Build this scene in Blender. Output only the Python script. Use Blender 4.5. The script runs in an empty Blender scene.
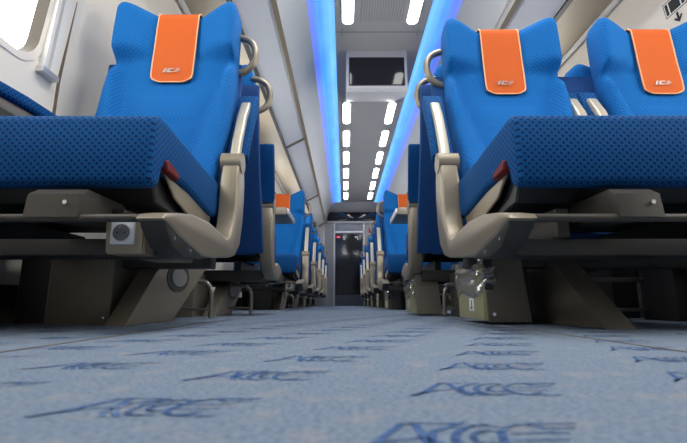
import bpy, bmesh, math, random
from mathutils import Vector, Matrix
random.seed(7)
S = bpy.context.scene
COL = S.collection
PI = math.pi

# ------------------------------------------------------------------ materials
def new_mat(name):
    m = bpy.data.materials.new(name); m.use_nodes = True
    nt = m.node_tree
    return m, nt, nt.nodes['Principled BSDF']

def pbr(name, col, rough=0.5, metal=0.0, bump=0.0, bscale=200.0, vary=0.0, spec=None):
    m, nt, b = new_mat(name)
    b.inputs['Base Color'].default_value = (*col, 1)
    b.inputs['Roughness'].default_value = rough
    b.inputs['Metallic'].default_value = metal
    if spec is not None: b.inputs['Specular IOR Level'].default_value = spec
    tc = nt.nodes.new('ShaderNodeTexCoord')
    if bump or vary:
        n = nt.nodes.new('ShaderNodeTexNoise'); n.inputs['Scale'].default_value = bscale
        n.inputs['Detail'].default_value = 3
        nt.links.new(tc.outputs['Object'], n.inputs['Vector'])
        if bump:
            bp = nt.nodes.new('ShaderNodeBump'); bp.inputs['Strength'].default_value = bump
            bp.inputs['Distance'].default_value = 0.002
            nt.links.new(n.outputs['Fac'], bp.inputs['Height']); nt.links.new(bp.outputs['Normal'], b.inputs['Normal'])
        if vary:
            mx = nt.nodes.new('ShaderNodeMix'); mx.data_type = 'RGBA'
            mx.inputs[6].default_value = (*[c*(1-vary) for c in col], 1)
            mx.inputs[7].default_value = (*[min(1, c*(1+vary)) for c in col], 1)
            nt.links.new(n.outputs['Fac'], mx.inputs[0]); nt.links.new(mx.outputs[2], b.inputs['Base Color'])
    return m

def emit(name, col, strength):
    m, nt, b = new_mat(name)
    b.inputs['Base Color'].default_value = (*col, 1)
    b.inputs['Emission Color'].default_value = (*col, 1)
    b.inputs['Emission Strength'].default_value = strength
    return m

def fabric(name, base, dark, pitch, rad, rough=0.85):
    """woven upholstery with a staggered grid of darker dots, laid out on the UVs (metres)"""
    m, nt, b = new_mat(name)
    N, L = nt.nodes, nt.links
    uv = N.new('ShaderNodeUVMap')
    outs = []
    for off in (0.0, 0.5):
        sc = N.new('ShaderNodeVectorMath'); sc.operation = 'MULTIPLY_ADD'
        sc.inputs[1].default_value = (1/pitch, 1/pitch, 0); sc.inputs[2].default_value = (off, off, 0)
        L.new(uv.outputs['UV'], sc.inputs[0])
        fr = N.new('ShaderNodeVectorMath'); fr.operation = 'FRACTION'; L.new(sc.outputs[0], fr.inputs[0])
        sb = N.new('ShaderNodeVectorMath'); sb.operation = 'SUBTRACT'; sb.inputs[1].default_value = (.5, .5, 0)
        L.new(fr.outputs[0], sb.inputs[0])
        ln = N.new('ShaderNodeVectorMath'); ln.operation = 'LENGTH'; L.new(sb.outputs[0], ln.inputs[0])
        mr = N.new('ShaderNodeMapRange'); mr.inputs[1].default_value = rad+.07; mr.inputs[2].default_value = rad-.07
        L.new(ln.outputs['Value'], mr.inputs[0]); outs.append(mr.outputs[0])
    mxm = N.new('ShaderNodeMath'); mxm.operation = 'MAXIMUM'
    L.new(outs[0], mxm.inputs[0]); L.new(outs[1], mxm.inputs[1])
    mx = N.new('ShaderNodeMix'); mx.data_type = 'RGBA'
    mx.inputs[6].default_value = (*base, 1); mx.inputs[7].default_value = (*dark, 1)
    L.new(mxm.outputs[0], mx.inputs[0])
    L.new(mx.outputs[2], b.inputs['Base Color'])
    bp = N.new('ShaderNodeBump'); bp.inputs['Strength'].default_value = .35; bp.inputs['Distance'].default_value = .002
    bp.invert = True
    L.new(mxm.outputs[0], bp.inputs['Height']); L.new(bp.outputs['Normal'], b.inputs['Normal'])
    b.inputs['Roughness'].default_value = rough
    b.inputs['Sheen Weight'].default_value = .04; b.inputs['Specular IOR Level'].default_value = .2
    b.inputs['Sheen Tint'].default_value = (.2, .45, 1, 1)
    return m

M = {}
M['fabric'] = fabric('blue_dotted_fabric', (.002, .080, .26), (.001, .020, .08), .0150, .20)  # cushions: darker than the backs, their shade put into the blue
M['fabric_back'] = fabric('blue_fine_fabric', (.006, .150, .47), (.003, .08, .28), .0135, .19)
M['shell'] = pbr('blue_plain_fabric', (.002, .055, .215), .85, 0, .3, 500)
M['orange'] = pbr('orange_cloth', (.64, .105, .006), .8, 0, .4, 600, .12)
M['piping'] = pbr('pale_piping', (.92, .48, .24), .7)
M['logo'] = pbr('silver_print', (.45, .40, .36), .4, .3)
M['champ'] = pbr('champagne_paint', (.31, .26, .185), .36, .35, .15, 900, .04)
M['champ_light'] = pbr('champagne_armrest', (.60, .54, .43), .33, .35, .1, 900)
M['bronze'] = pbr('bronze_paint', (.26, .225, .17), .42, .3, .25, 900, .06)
M['bronze_low'] = pbr('shaded_bronze', (.065, .057, .046), .42, .3, .2, 900)  # darker copy of the bronze: under-seat shade put into the colour
M['bronze_dark'] = pbr('dark_bronze', (.040, .035, .030), .5, .2, .2, 900)  # dark parts, deepened so that under-seat shade sits in the colour
M['tube'] = pbr('brushed_tube', (.34, .31, .27), .33, .75)
M['rail_metal'] = pbr('brushed_bronze_rail', (.34, .29, .22), .42, .6)
M['black'] = pbr('black_plastic', (.012, .012, .013), .45)
M['screw'] = pbr('bright_screw', (.75, .73, .7), .25, 1.0)
M['socket'] = pbr('grey_socket', (.60, .61, .63), .35, .1)
M['socket_dark'] = pbr('socket_recess', (.085, .09, .10), .5)
M['lens'] = pbr('dim_lens', (.24, .23, .21), .35)
M['red'] = pbr('red_strap', (.16, .006, .010), .7)
M['bin_side'] = pbr('bin_housing_paint', (.115, .102, .082), .42, .3, .2, 900)
M['olive'] = pbr('olive_bin', (.36, .335, .185), .42, .1, .2, 700)
M['white_label'] = pbr('white_sticker', (.85, .85, .83), .5)
M['wall'] = pbr('cream_wall_panel', (.89, .83, .735), .42, 0, .06, 40)
M['wall_grey'] = pbr('grey_end_wall', (.40, .40, .42), .5)
M['ceil'] = pbr('grey_ceiling', (.47, .47, .475), .55, 0, .05, 60)
M['ceil_side'] = pbr('grey_ceiling_side', (.42, .415, .41), .5)
M['brown'] = pbr('beige_underside', (.46, .385, .28), .45)
M['bezel'] = pbr('pale_grey_plastic', (.55, .55, .58), .4)
M['gold'] = pbr('bronze_edge', (.43, .36, .25), .35, .5)
M['alu'] = pbr('aluminium_trim', (.72, .71, .69), .3, .6)
M['white_trim'] = pbr('white_trim', (.85, .84, .80), .35)
M['frame_grey'] = pbr('window_gasket', (.17, .14, .11), .5)
M['gasket'] = pbr('brown_window_gasket', (.075, .058, .042), .55)
M['lamp'] = emit('lamp_diffuser', (1.0, .985, .95), 9.0)
M['seam'] = pbr('carpet_seam', (.17, .14, .12), .6)
M['screen'] = pbr('dark_screen', (.012, .014, .02), .08, 0)
M['door_panel'] = pbr('door_grey', (.20, .21, .24), .3, .5)
M['sign_black'] = pbr('sign_black', (.015, .015, .016), .5)
M['sign_red'] = emit('red_led', (1.0, .05, .08), 1.2)
M['red_plastic'] = pbr('red_plastic', (.5, .02, .02), .4)
M['table'] = pbr('table_grey', (.20, .20, .20), .5)

def glass_mat(name, tint, gloss, rough=0.0):
    m, nt, b = new_mat(name)
    nt.nodes.remove(b)
    t = nt.nodes.new('ShaderNodeBsdfTransparent'); t.inputs[0].default_value = (*tint, 1)
    g = nt.nodes.new('ShaderNodeBsdfGlossy'); g.inputs['Roughness'].default_value = rough
    mx = nt.nodes.new('ShaderNodeMixShader'); mx.inputs[0].default_value = gloss
    nt.links.new(t.outputs[0], mx.inputs[1]); nt.links.new(g.outputs[0], mx.inputs[2])
    nt.links.new(mx.outputs[0], nt.nodes['Material Output'].inputs[0])
    return m
M['glass'] = glass_mat('window_glass', (.92, .96, .97), .06)
M['bag'] = glass_mat('clear_plastic_bag', (.84, .80, .66), .40, .22)

# milky glass of the luggage shelves
def milky():
    m, nt, b = new_mat('milky_glass')
    b.inputs['Base Color'].default_value = (.74, .76, .80, 1)
    b.inputs['Roughness'].default_value = .16
    b.inputs['Transmission Weight'].default_value = 0
    b.inputs['Specular IOR Level'].default_value = .6
    return m
M['milky'] = milky()

def cove():
    """LED diffuser: cyan along the middle of the tube, violet-blue towards the edges (u across, metres along)"""
    m, nt, b = new_mat('blue_led_diffuser')
    N, L = nt.nodes, nt.links
    uv = N.new('ShaderNodeUVMap'); sp = N.new('ShaderNodeSeparateXYZ'); L.new(uv.outputs[0], sp.inputs[0])
    cr = N.new('ShaderNodeValToRGB')
    e = cr.color_ramp.elements
    e[0].position = 0; e[0].color = (.10, .42, 1, 1)
    e[1].position = 1; e[1].color = (.10, .10, .55, 1)
    for p, c in ((.22, (.20, .60, 1, 1)), (.55, (.05, .36, 1, 1)), (.8, (.06, .15, .85, 1))):
        x = cr.color_ramp.elements.new(p); x.color = c
    L.new(sp.outputs[0], cr.inputs[0])
    n = N.new('ShaderNodeTexNoise'); n.inputs['Scale'].default_value = 2.2
    L.new(uv.outputs[0], n.inputs['Vector'])
    mr = N.new('ShaderNodeMapRange'); mr.inputs[1].default_value = .3; mr.inputs[2].default_value = .7
    mr.inputs[3].default_value = .8; mr.inputs[4].default_value = 1.15
    L.new(n.outputs[0], mr.inputs[0])
    L.new(cr.outputs[0], b.inputs['Emission Color']); L.new(mr.outputs[0], b.inputs['Emission Strength'])
    b.inputs['Base Color'].default_value = (.2, .25, .4, 1)
    b.inputs['Roughness'].default_value = .4
    return m
M['cove'] = cove()

def carpet(name, c1, c2, c3):
    m, nt, b = new_mat(name)
    N, L = nt.nodes, nt.links
    tc = N.new('ShaderNodeTexCoord')
    n1 = N.new('ShaderNodeTexNoise'); n1.inputs['Scale'].default_value = 260; n1.inputs['Detail'].default_value = 4
    n2 = N.new('ShaderNodeTexNoise'); n2.inputs['Scale'].default_value = 34; n2.inputs['Detail'].default_value = 5
    n3 = N.new('ShaderNodeTexNoise'); n3.inputs['Scale'].default_value = 1500
    for n in (n1, n2, n3): L.new(tc.outputs['Object'], n.inputs['Vector'])
    r1 = N.new('ShaderNodeValToRGB'); r1.color_ramp.elements[0].position = .35; r1.color_ramp.elements[1].position = .65
    r1.color_ramp.elements[0].color = (*c1, 1); r1.color_ramp.elements[1].color = (*c2, 1)
    L.new(n1.outputs[0], r1.inputs[0])
    r2 = N.new('ShaderNodeMapRange'); r2.inputs[1].default_value = .52; r2.inputs[2].default_value = .72
    r2.inputs[3].default_value = 0; r2.inputs[4].default_value = .55
    L.new(n2.outputs[0], r2.inputs[0])
    mx = N.new('ShaderNodeMix'); mx.data_type = 'RGBA'; mx.inputs[7].default_value = (*c3, 1)
    L.new(r2.outputs[0], mx.inputs[0]); L.new(r1.outputs[0], mx.inputs[6])
    L.new(mx.outputs[2], b.inputs['Base Color'])
    bp = N.new('ShaderNodeBump'); bp.inputs['Strength'].default_value = .5; bp.inputs['Distance'].default_value = .002
    L.new(n3.outputs[0], bp.inputs['Height']); L.new(bp.outputs[0], b.inputs['Normal'])
    b.inputs['Roughness'].default_value = .95
    b.inputs['Specular IOR Level'].default_value = .1
    return m
M['carpet'] = carpet('blue_grey_carpet', (.14, .19, .265), (.235, .285, .35), (.33, .305, .30))
M['carpet_mark'] = carpet('blue_carpet_motif', (.035, .085, .22), (.10, .17, .33), (.24, .31, .40))

# ------------------------------------------------------------------ mesh helpers
def finish(name, bm, mats, parent=None, smooth=.6, dz=0.0, uv=True):
    if dz: bmesh.ops.translate(bm, verts=bm.verts, vec=(0, 0, dz))
    bmesh.ops.recalc_face_normals(bm, faces=bm.faces)
    if uv and not bm.loops.layers.uv:
        lay = bm.loops.layers.uv.new('UVMap')
        for f in bm.faces:
            n = f.normal; a = max(range(3), key=lambda i: abs(n[i]))
            i, j = ((1, 2), (0, 2), (0, 1))[a]
            for l in f.loops: l[lay].uv = (l.vert.co[i], l.vert.co[j])
    me = bpy.data.meshes.new(name)
    bm.to_mesh(me); bm.free()
    for p in me.polygons: p.use_smooth = True
    me.set_sharp_from_angle(angle=smooth)
    for m in (mats if isinstance(mats, (list, tuple)) else [mats]): me.materials.append(m)
    o = bpy.data.objects.new(name, me); COL.objects.link(o)
    if parent is not None: o.parent = parent
    return o

def add_box(bm, x0, x1, y0, y1, z0, z1, bev=0.0, seg=2, mi=0):
    x0, x1 = sorted((x0, x1)); y0, y1 = sorted((y0, y1)); z0, z1 = sorted((z0, z1))
    vs = [bm.verts.new((x, y, z)) for x in (x0, x1) for y in (y0, y1) for z in (z0, z1)]
    fs = [bm.faces.new([vs[i] for i in q]) for q in ((0,1,3,2),(4,6,7,5),(0,4,5,1),(2,3,7,6),(0,2,6,4),(1,5,7,3))]
    for f in fs: f.material_index = mi
    if bev:
        es = {e for f in fs for e in f.edges}
        bmesh.ops.bevel(bm, geom=list(es), offset=bev, segments=seg, affect='EDGES', profile=.5)

def box(name, mat, parent, *a, bev=0.0, seg=2, dz=0.0):
    bm = bmesh.new(); add_box(bm, *a, bev=bev, seg=seg)
    return finish(name, bm, mat, parent, dz=dz)

def add_prism(bm, poly, x0, x1, bev=0.0, seg=2, axis='x', mi=0):
    """polygon given in (y,z) (axis x), (x,z) (axis y) or (x,y) (axis z), extruded from x0 to x1 along the axis"""
    def P(a, b, t): return {'x': (t, a, b), 'y': (a, t, b), 'z': (a, b, t)}[axis]
    A = [bm.verts.new(P(a, b, x0)) for a, b in poly]
    B = [bm.verts.new(P(a, b, x1)) for a, b in poly]
    n = len(poly)
    fs = [bm.faces.new(A), bm.faces.new(list(reversed(B)))]
    caps = [e for f in fs for e in f.edges]
    for i in range(n): fs.append(bm.faces.new((A[i], B[i], B[(i+1) % n], A[(i+1) % n])))
    for f in fs: f.material_index = mi
    bmesh.ops.recalc_face_normals(bm, faces=fs)
    if bev: bmesh.ops.bevel(bm, geom=caps, offset=bev, segments=seg, affect='EDGES', profile=.5, clamp_overlap=True)

def prism(name, mat, parent, poly, x0, x1, bev=0.0, seg=2, axis='x', dz=0.0):
    bm = bmesh.new(); add_prism(bm, poly, x0, x1, bev, seg, axis)
    return finish(name, bm, mat, parent, dz=dz)

def smooth_path(pts, n=8, closed=False):
    """Catmull-Rom through the points (any dimension)"""
    P = [Vector(p) for p in pts]; out = []
    m = len(P)
    rng = range(m if closed else m-1)
    for i in rng:
        p0 = P[(i-1) % m] if closed or i > 0 else P[0]
        p1 = P[i]; p2 = P[(i+1) % m]
        p3 = P[(i+2) % m] if closed or i+2 < m else P[-1]
        for k in range(n):
            t = k/n
            out.append(.5*((2*p1)+(p2-p0)*t+(2*p0-5*p1+4*p2-p3)*t*t+(3*p1-p0-3*p2+p3)*t**3))
    if not closed: out.append(P[-1])
    return out

def add_tube(bm, pts, r, n=10, mi=0, closed=False):
    P = [Vector(p) for p in pts]; rings = []
    up = None
    m = len(P)
    for i, p in enumerate(P):
        if closed: d = P[(i+1) % m]-P[i-1]
        else: d = P[min(i+1, m-1)]-P[max(i-1, 0)]
        d.normalize()
        if up is None:
            up = d.orthogonal().normalized()
        else:
            up = (up-d*up.dot(d)).normalized()
        s = d.cross(up)
        rings.append([bm.verts.new(p+(up*math.cos(2*PI*k/n)+s*math.sin(2*PI*k/n))*r) for k in range(n)])
    for a, b in zip(rings, rings[1:]+([rings[0]] if closed else [])):
        for k in range(n): bm.faces.new((a[k], a[(k+1) % n], b[(k+1) % n], b[k])).material_index = mi
    if not closed:
        bm.faces.new(list(reversed(rings[0]))).material_index = mi; bm.faces.new(rings[-1]).material_index = mi

def tube(name, mat, parent, pts, r, n=10, dz=0.0):
    bm = bmesh.new(); add_tube(bm, pts, r, n)
    return finish(name, bm, mat, parent, dz=dz)

def add_cyl(bm, c, axis, r, l, n=24, mi=0, r2=None):
    """cylinder centred at c along axis 'x','y','z'"""
    r2 = r if r2 is None else r2
    rings = []
    for t, rr in ((-l/2, r), (l/2, r2)):
        ring = []
        for k in range(n):
            a, b = rr*math.cos(2*PI*k/n), rr*math.sin(2*PI*k/n)
            o = {'x': (t, a, b), 'y': (a, t, b), 'z': (a, b, t)}[axis]
            ring.append(bm.verts.new(Vector(c)+Vector(o)))
        rings.append(ring)
    fs = [bm.faces.new(rings[0]), bm.faces.new(list(reversed(rings[1])))]
    for k in range(n): fs.append(bm.faces.new((rings[0][k], rings[1][k], rings[1][(k+1) % n], rings[0][(k+1) % n])))
    for f in fs: f.material_index = mi

def cyl(name, mat, parent, c, axis, r, l, n=24, dz=0.0):
    bm = bmesh.new(); add_cyl(bm, c, axis, r, l, n)
    return finish(name, bm, mat, parent, dz=dz)

def tag(o, label=None, cat=None, group=None, kind=None):
    if label: o['label'] = label
    if cat: o['category'] = cat
    if group: o['group'] = group
    if kind: o['kind'] = kind
    return o
def struct(o): return tag(o, kind='structure')
def empty(name, loc=(0, 0, 0), rz=0.0):
    o = bpy.data.objects.new(name, None); o.empty_display_size = .1
    o.location = loc; o.rotation_euler = (0, 0, rz); COL.objects.link(o); return o
def copy_tree(o, parent=None):
    c = o.copy(); COL.objects.link(c)
    if parent is not None: c.parent = parent
    for ch in list(o.children): copy_tree(ch, c)
    return c

def sstep(a, b, x):
    t = max(0., min(1., (x-a)/(b-a))); return t*t*(3-2*t)
def interp(tab, x):
    if x <= tab[0][0]: return tab[0][1]
    for (a, fa), (b, fb) in zip(tab, tab[1:]):
        if x <= b: return fa+(fb-fa)*(x-a)/(b-a)
    return tab[-1][1]

# ------------------------------------------------------------------ the place (metres; x right, y along the coach, z up)
CX = .29                       # coach centre line (the aisle lies left of it: one seat left, two right)
Y0, Y1 = -3.2, 9.3             # the stretch of coach
CEIL = 2.243
DZ = -.007

# ---- seats -----------------------------------------------------------------
RECLINED = [(.28, .465), (.38, .49), (.45, .515), (.58, .58), (.70, .625), (.85, .662), (.98, .680), (1.25, .696)]
UPRIGHT = [(.28, .42), (.38, .445), (.45, .465), (.58, .508), (.70, .540), (.85, .572), (.98, .588), (1.25, .604)]
BACK = RECLINED
def back_y(z): return interp(BACK, z)
THICK = .075

def backrest_front(u, z, ztop):
    """distance the front surface stands proud (towards -y) at across-position u in -1..1 and height z"""
    au = abs(u)
    zc = ztop-.235
    wing = .066*max(0, au-.33)/.67*sstep(zc-.03+.03*(1-au), zc+.035+.03*(1-au), z)*(1-.30*sstep(ztop-.04, ztop+.01, z))
    lo = interp([(.3, .46), (.6, .60), (.8, .78), (.95, .90)], z)
    bol = .046*sstep(lo-.06, lo+.10, au)*(1-sstep(zc-.08, zc+.0, z))
    lum = .012*math.exp(-((z-.70)/.10)**2)*(1-sstep(.3, .7, au))
    groove = 0
    for zg in (.79, .665):
        groove += .0045*math.exp(-((z-zg-.02*u*u)/.006)**2)*(1-sstep(.42, .5, au))
    crease = .006*math.exp(-((z-zc)/.008)**2)*sstep(.30, .36, au)
    edge = .030*(1-math.sqrt(max(0, 1-(max(0, au-.86)/.14)**2)))
    return wing+bol+lum-groove-crease-edge

def back_top(u, ztop):
    au = abs(u)
    base = ztop-.040+.040*max(0, min(1, (au-.36)/.50))**1.15
    return base-.038*(1-math.sqrt(max(0, 1-(max(0, au-.88)/.125)**2)))

def half_w(z, ztop, w):
    return w/2*interp([(.28, .93), (.45, .95), (.65, 1.02), (.8, 1.03), (.93, 1.0), (ztop-.12, 1.0), (ztop, .985)], z)

def make_backrest(parent, xc, w, ztop):
    bm = bmesh.new()
    nu, nv = 40, 54
    rows_f, rows_b = [], []
    for j in range(nv+1):
        t = j/nv
        rf, rb = [], []
        for i in range(nu+1):
            s = -1+2*i/nu
            u = math.copysign(1-(1-abs(s))**1.25, s)
            zt = back_top(u, ztop)
            z = .29+(zt-.29)*t
            x = xc+u*half_w(z, ztop, w)
            y = back_y(z)
            rnd = .022*(1-math.sqrt(max(0, 1-(max(0, t-.955)/.045)**2))) if t > .955 else 0
            rf.append(bm.verts.new((x, y-backrest_front(u, z, ztop)+rnd, z)))
            eb = .02*max(0, abs(u)-.85)/.15
            rb.append(bm.verts.new((x, y+THICK-eb-rnd, z-(.004 if t == 1 else 0))))
        rows_f.append(rf); rows_b.append(rb)
    for rows, flip in ((rows_f, 0), (rows_b, 1)):
        for a, b in zip(rows, rows[1:]):
            for i in range(nu):
                q = (a[i], a[i+1], b[i+1], b[i])
                bm.faces.new(q[::-1] if flip else q)
    for i in range(nu):
        bm.faces.new((rows_f[-1][i], rows_f[-1][i+1], rows_b[-1][i+1], rows_b[-1][i]))
        bm.faces.new((rows_f[0][i+1], rows_f[0][i], rows_b[0][i], rows_b[0][i+1]))
    for j in range(nv):
        bm.faces.new((rows_f[j+1][0], rows_f[j][0], rows_b[j][0], rows_b[j+1][0]))
        bm.faces.new((rows_f[j][-1], rows_f[j+1][-1], rows_b[j+1][-1], rows_b[j][-1]))
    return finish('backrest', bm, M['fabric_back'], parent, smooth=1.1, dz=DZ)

def make_cover(parent, xc, wc, ztop, zbot, w):
    """orange cloth hung over the top of the backrest"""
    zt = ztop-.040
    path = []                                             # (y, z) from the front bottom edge over the top to the rear
    n = 16
    for k in range(n+1):
        z = zbot+(zt-.012-zbot)*k/n
        path.append((back_y(z)-.010-.004*math.sin(PI*k/n), z))
    yt = back_y(zt)
    path += [(yt+.006, zt+.005), (yt+.03, zt+.009), (yt+.06, zt+.006), (yt+THICK+.008, zt-.012),
             (back_y(zt-.12)+THICK+.010, zt-.12)]
    def hx(k): return wc/2*(1.0 if k > 2 else (.90, .97, .995)[k])
    bm = bmesh.new(); nx = 10
    fr, bk = [], []
    for k, (y, z) in enumerate(path):
        a, b = [], []
        for i in range(nx+1):
            u = -1+2*i/nx
            lift = .0
            zz = z
            if k == 0: zz = z+.012*max(0, abs(u)-.7)/.3
            a.append(bm.verts.new((xc+u*hx(k), y, zz))); b.append(bm.verts.new((xc+u*hx(k), y+.005, zz-.001)))
        fr.append(a); bk.append(b)
    for rows in (fr, bk):
        for a, b in zip(rows, rows[1:]):
            for i in range(nx): bm.faces.new((a[i], a[i+1], b[i+1], b[i]))
    for a, b in ((fr[0], bk[0]), (fr[-1], bk[-1])):
        for i in range(nx): bm.faces.new((a[i], a[i+1], b[i+1], b[i]))
    for j in range(len(path)-1):
        for i in (0, nx): bm.faces.new((fr[j][i], fr[j+1][i], bk[j+1][i], bk[j][i]))
    edge = [fr[k][0].co.copy() for k in range(len(path)-1, 0, -1)]+[v.co.copy() for v in fr[0]]+[fr[k][-1].co.copy() for k in range(1, len(path))]
    cov = finish('headrest_cover', bm, M['orange'], parent, smooth=1.0, dz=DZ)
    bm = bmesh.new(); add_tube(bm, [p+Vector((0, -.001, 0)) for p in edge], .0028, 6)
    finish('piping', bm, M['piping'], cov, smooth=1.2, dz=DZ)
    # printed mark: slanted I and C with trailing stripes
    bm = bmesh.new()
    zl = zbot+.038; h = .019
    yl = lambda z: back_y(z)-.0165
    def par(x0, x1, z0, z1):
        sl = .45
        vs = [bm.verts.new((xc+x+sl*(z-zl), yl(z), z)) for x, z in ((x0, z0), (x1, z0), (x1, z1), (x0, z1))]
        bm.faces.new(vs)
    q = wc/.165
    def P(x0, x1, a, b): par(x0*q, x1*q, zl+h*a*q, zl+h*b*q)
    P(-.036, -.027, 0, 1)
    P(-.022, -.013, 0, 1); P(-.013, .002, 0, .24); P(-.013, .002, .76, 1)
    for k in range(3): P(.006+.002*k, .028-.006*abs(k-1), .06+.36*k, .24+.36*k)
    finish('logo', bm, M['logo'], cov, dz=DZ)
    return cov

CUSH = [(.0, .318), (.004, .308), (.014, .302), (.038, .303), (.050, .312), (.060, .355), (.20, .348), (.40, .320), (.455, .322),
        (.47, .345), (.47, .425), (.45, .440), (.30, .447), (.15, .458), (.06, .4645), (.030, .4635), (.012, .455), (.002, .440)]
def make_cushion(parent, xc, w):
    bm = bmesh.new(); add_prism(bm, CUSH, xc-w/2, xc+w/2, .016, 4)
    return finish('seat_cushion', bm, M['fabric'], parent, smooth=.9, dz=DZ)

FRAME = [(-.064, .218), (-.052, .229), (.0, .242), (.09, .258), (.20, .262), (.30, .252), (.355, .244), (.395, .258), (.425, .30),
         (.436, .36), (.438, .44), (.455, .495), (.485, .512), (.515, .500), (.530, .46), (.535, .40), (.528, .32), (.505, .245),
         (.455, .206), (.40, .194), (.25, .178), (.155, .174), (.09, .186), (.02, .198), (-.03, .212)]
def frame_poly(away):
    """the seats that are turned away have a shorter arm"""
    return [(.43-(.43-y)*.52 if away and y < .43 else y, z) for y, z in FRAME]
def make_frame(parent, x, s, name, away=False):
    """cast side frame, with its dark joint shoe at the front"""
    bm = bmesh.new(); add_prism(bm, frame_poly(away), x-.028, x+.028, .009, 3)
    f = finish(name, bm, M['champ'], parent, smooth=.7, dz=DZ)
    sh = [(-.055, .224), (.02, .204), (.09, .194), (.16, .184), (.17, .166), (.06, .160), (.0, .172), (-.045, .205)]
    if away: sh = [(.43-(.43-y)*.52, z) for y, z in sh]
    bm = bmesh.new(); add_prism(bm, sh, x-.024, x+.024, .004, 2)
    if not away:
        for yy, zz in ((.0, .190), (.09, .175)): add_cyl(bm, (x+s*.024, yy, zz), 'x', .004, .004, 10, 1)
    finish('joint_shoe', bm, [M['bronze_dark'], M['screw']], f, dz=DZ)
    cyl('hinge_disc', M['champ'], f, (x-s*.002, .483, .510), 'x', .033, .066, 32, dz=DZ)
    return f

def make_armrest_up(parent, x, name='armrest', away=False, up=0):
    """armrest folded up along the backrest: metal underside to the front, blue pad behind"""
    bar = [(.476, .505), (.500, .50), (.530, .60), (.575, .70), (.618, .765), (.622, .780), (.610, .788), (.598, .780), (.556, .715), (.505, .60)]
    pad = [(.515, .55), (.545, .53), (.57, .60), (.62, .70), (.678, .79), (.676, .826), (.655, .836), (.632, .822), (.577, .70), (.532, .60)]
    if up: bar = [(y+up, z+up) for y, z in bar]; pad = [(y+up, z+up) for y, z in pad]
    if away: bar = [(.5+(y-.5)*.45, .5+(z-.5)*.86) for y, z in bar]
    bm = bmesh.new(); add_prism(bm, bar, x-.017, x+.017, .007, 3)
    b = finish(name, bm, M['champ_light'], parent, smooth=.8, dz=DZ)
    if away: pad = [(.5+(y-.5)*.5, .5+(z-.5)*.86) for y, z in pad]
    bm = bmesh.new(); add_prism(bm, pad, x-.036, x+.036, .010, 3)
    finish('armrest_pad', bm, M['fabric'], b, smooth=.8, dz=DZ)
    return b

def make_armrest_down(parent, x):
    bar = [(.47, .50), (.50, .50), (.515, .58), (.50, .612), (.30, .612), (.16, .606), (.09, .585), (.07, .555), (.09, .560), (.16, .578), (.30, .575), (.44, .565)]
    bm = bmesh.new(); add_prism(bm, bar, x-.020, x+.020, .006, 3)
    b = finish('window_armrest', bm, M['champ'], parent, smooth=.8, dz=DZ)
    pad = [(.50, .615), (.30, .615), (.16, .609), (.088, .588), (.066, .555), (.048, .566), (.075, .616), (.15, .642), (.30, .650), (.46, .650), (.50, .640)]
    bm = bmesh.new(); add_prism(bm, pad, x-.033, x+.033, .010, 3)
    finish('armrest_pad', bm, M['fabric'], b, smooth=.8, dz=DZ)

def make_handle(parent, s, xe, ztop):
    """bent grab handle beside the headrest, towards the aisle"""
    y = back_y(ztop-.2)+.055
    pts = [(s*(xe-.02), y, ztop-.145), (s*(xe+.012), y, ztop-.150), (s*(xe+.045), y-.004, ztop-.172), (s*(xe+.060), y-.008, ztop-.215),
           (s*(xe+.050), y-.008, ztop-.262), (s*(xe+.020), y-.004, ztop-.290), (s*(xe-.02), y, ztop-.298)]
    return tube('grab_handle', M['rail_metal'], parent, smooth_path(pts, 6), .0135, 12, dz=DZ)

def make_shell(parent, x0, x1, top):
    f, r = [], []
    for z in (.285, .32, .45, .6, .75, .88, top-.03, top):
        f.append((back_y(z)+THICK-.012, z)); r.append((back_y(z)+THICK+.018-(.012 if z in (.285, top) else 0), z))
    bm = bmesh.new(); add_prism(bm, f+r[::-1], x0, x1, .008, 3)
    return finish('back_shell', bm, M['shell'], parent, smooth=.8, dz=DZ)

def make_pan(parent, xc, s):
    bm = bmesh.new()
    add_prism(bm, [(.062, .352), (.10, .285), (.36, .262), (.42, .30), (.43, .318), (.20, .345)], xc-.225, xc+.225, .004, 1)
    p = finish('seat_pan', bm, M['black'], parent, dz=DZ)
    bm = bmesh.new()
    add_prism(bm, [(.10, .352), (.16, .312), (.28, .285), (.38, .278), (.42, .30), (.43, .325), (.25, .345)], xc+s*.236, xc+s*.243, .002, 1)
    finish('side_plate', bm, M['champ'], p, dz=DZ)
    return p

def make_tag(parent, xc, s):
    bm = bmesh.new(); add_prism(bm, [(.058, .372), (.075, .378), (.135, .366), (.14, .350), (.07, .354)], xc+s*.236, xc+s*.259, .003, 1)
    return tag(finish('pull_strap', bm, M['red'], parent, dz=DZ), 'dark red pull strap')

def make_bracket(parent, x0, x1):
    bm = bmesh.new()
    add_prism(bm, [(-.058, .222), (-.052, .268), (-.030, .282), (.10, .282), (.12, .26), (.12, .235), (-.03, .222)], x0, x1, .004, 2)
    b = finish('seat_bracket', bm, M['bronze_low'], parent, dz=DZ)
    cyl('screw', M['screw'], b, ((x0*.25+x1*.75), -.0545, .250), 'y', .0042, .012, 12, dz=DZ)

def make_leg(parent, x0, x1, poly, mat='bronze'):
    bm = bmesh.new(); add_prism(bm, poly, x0, x1, .004, 2)
    return finish('pedestal_leg', bm, M[mat], parent)

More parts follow.
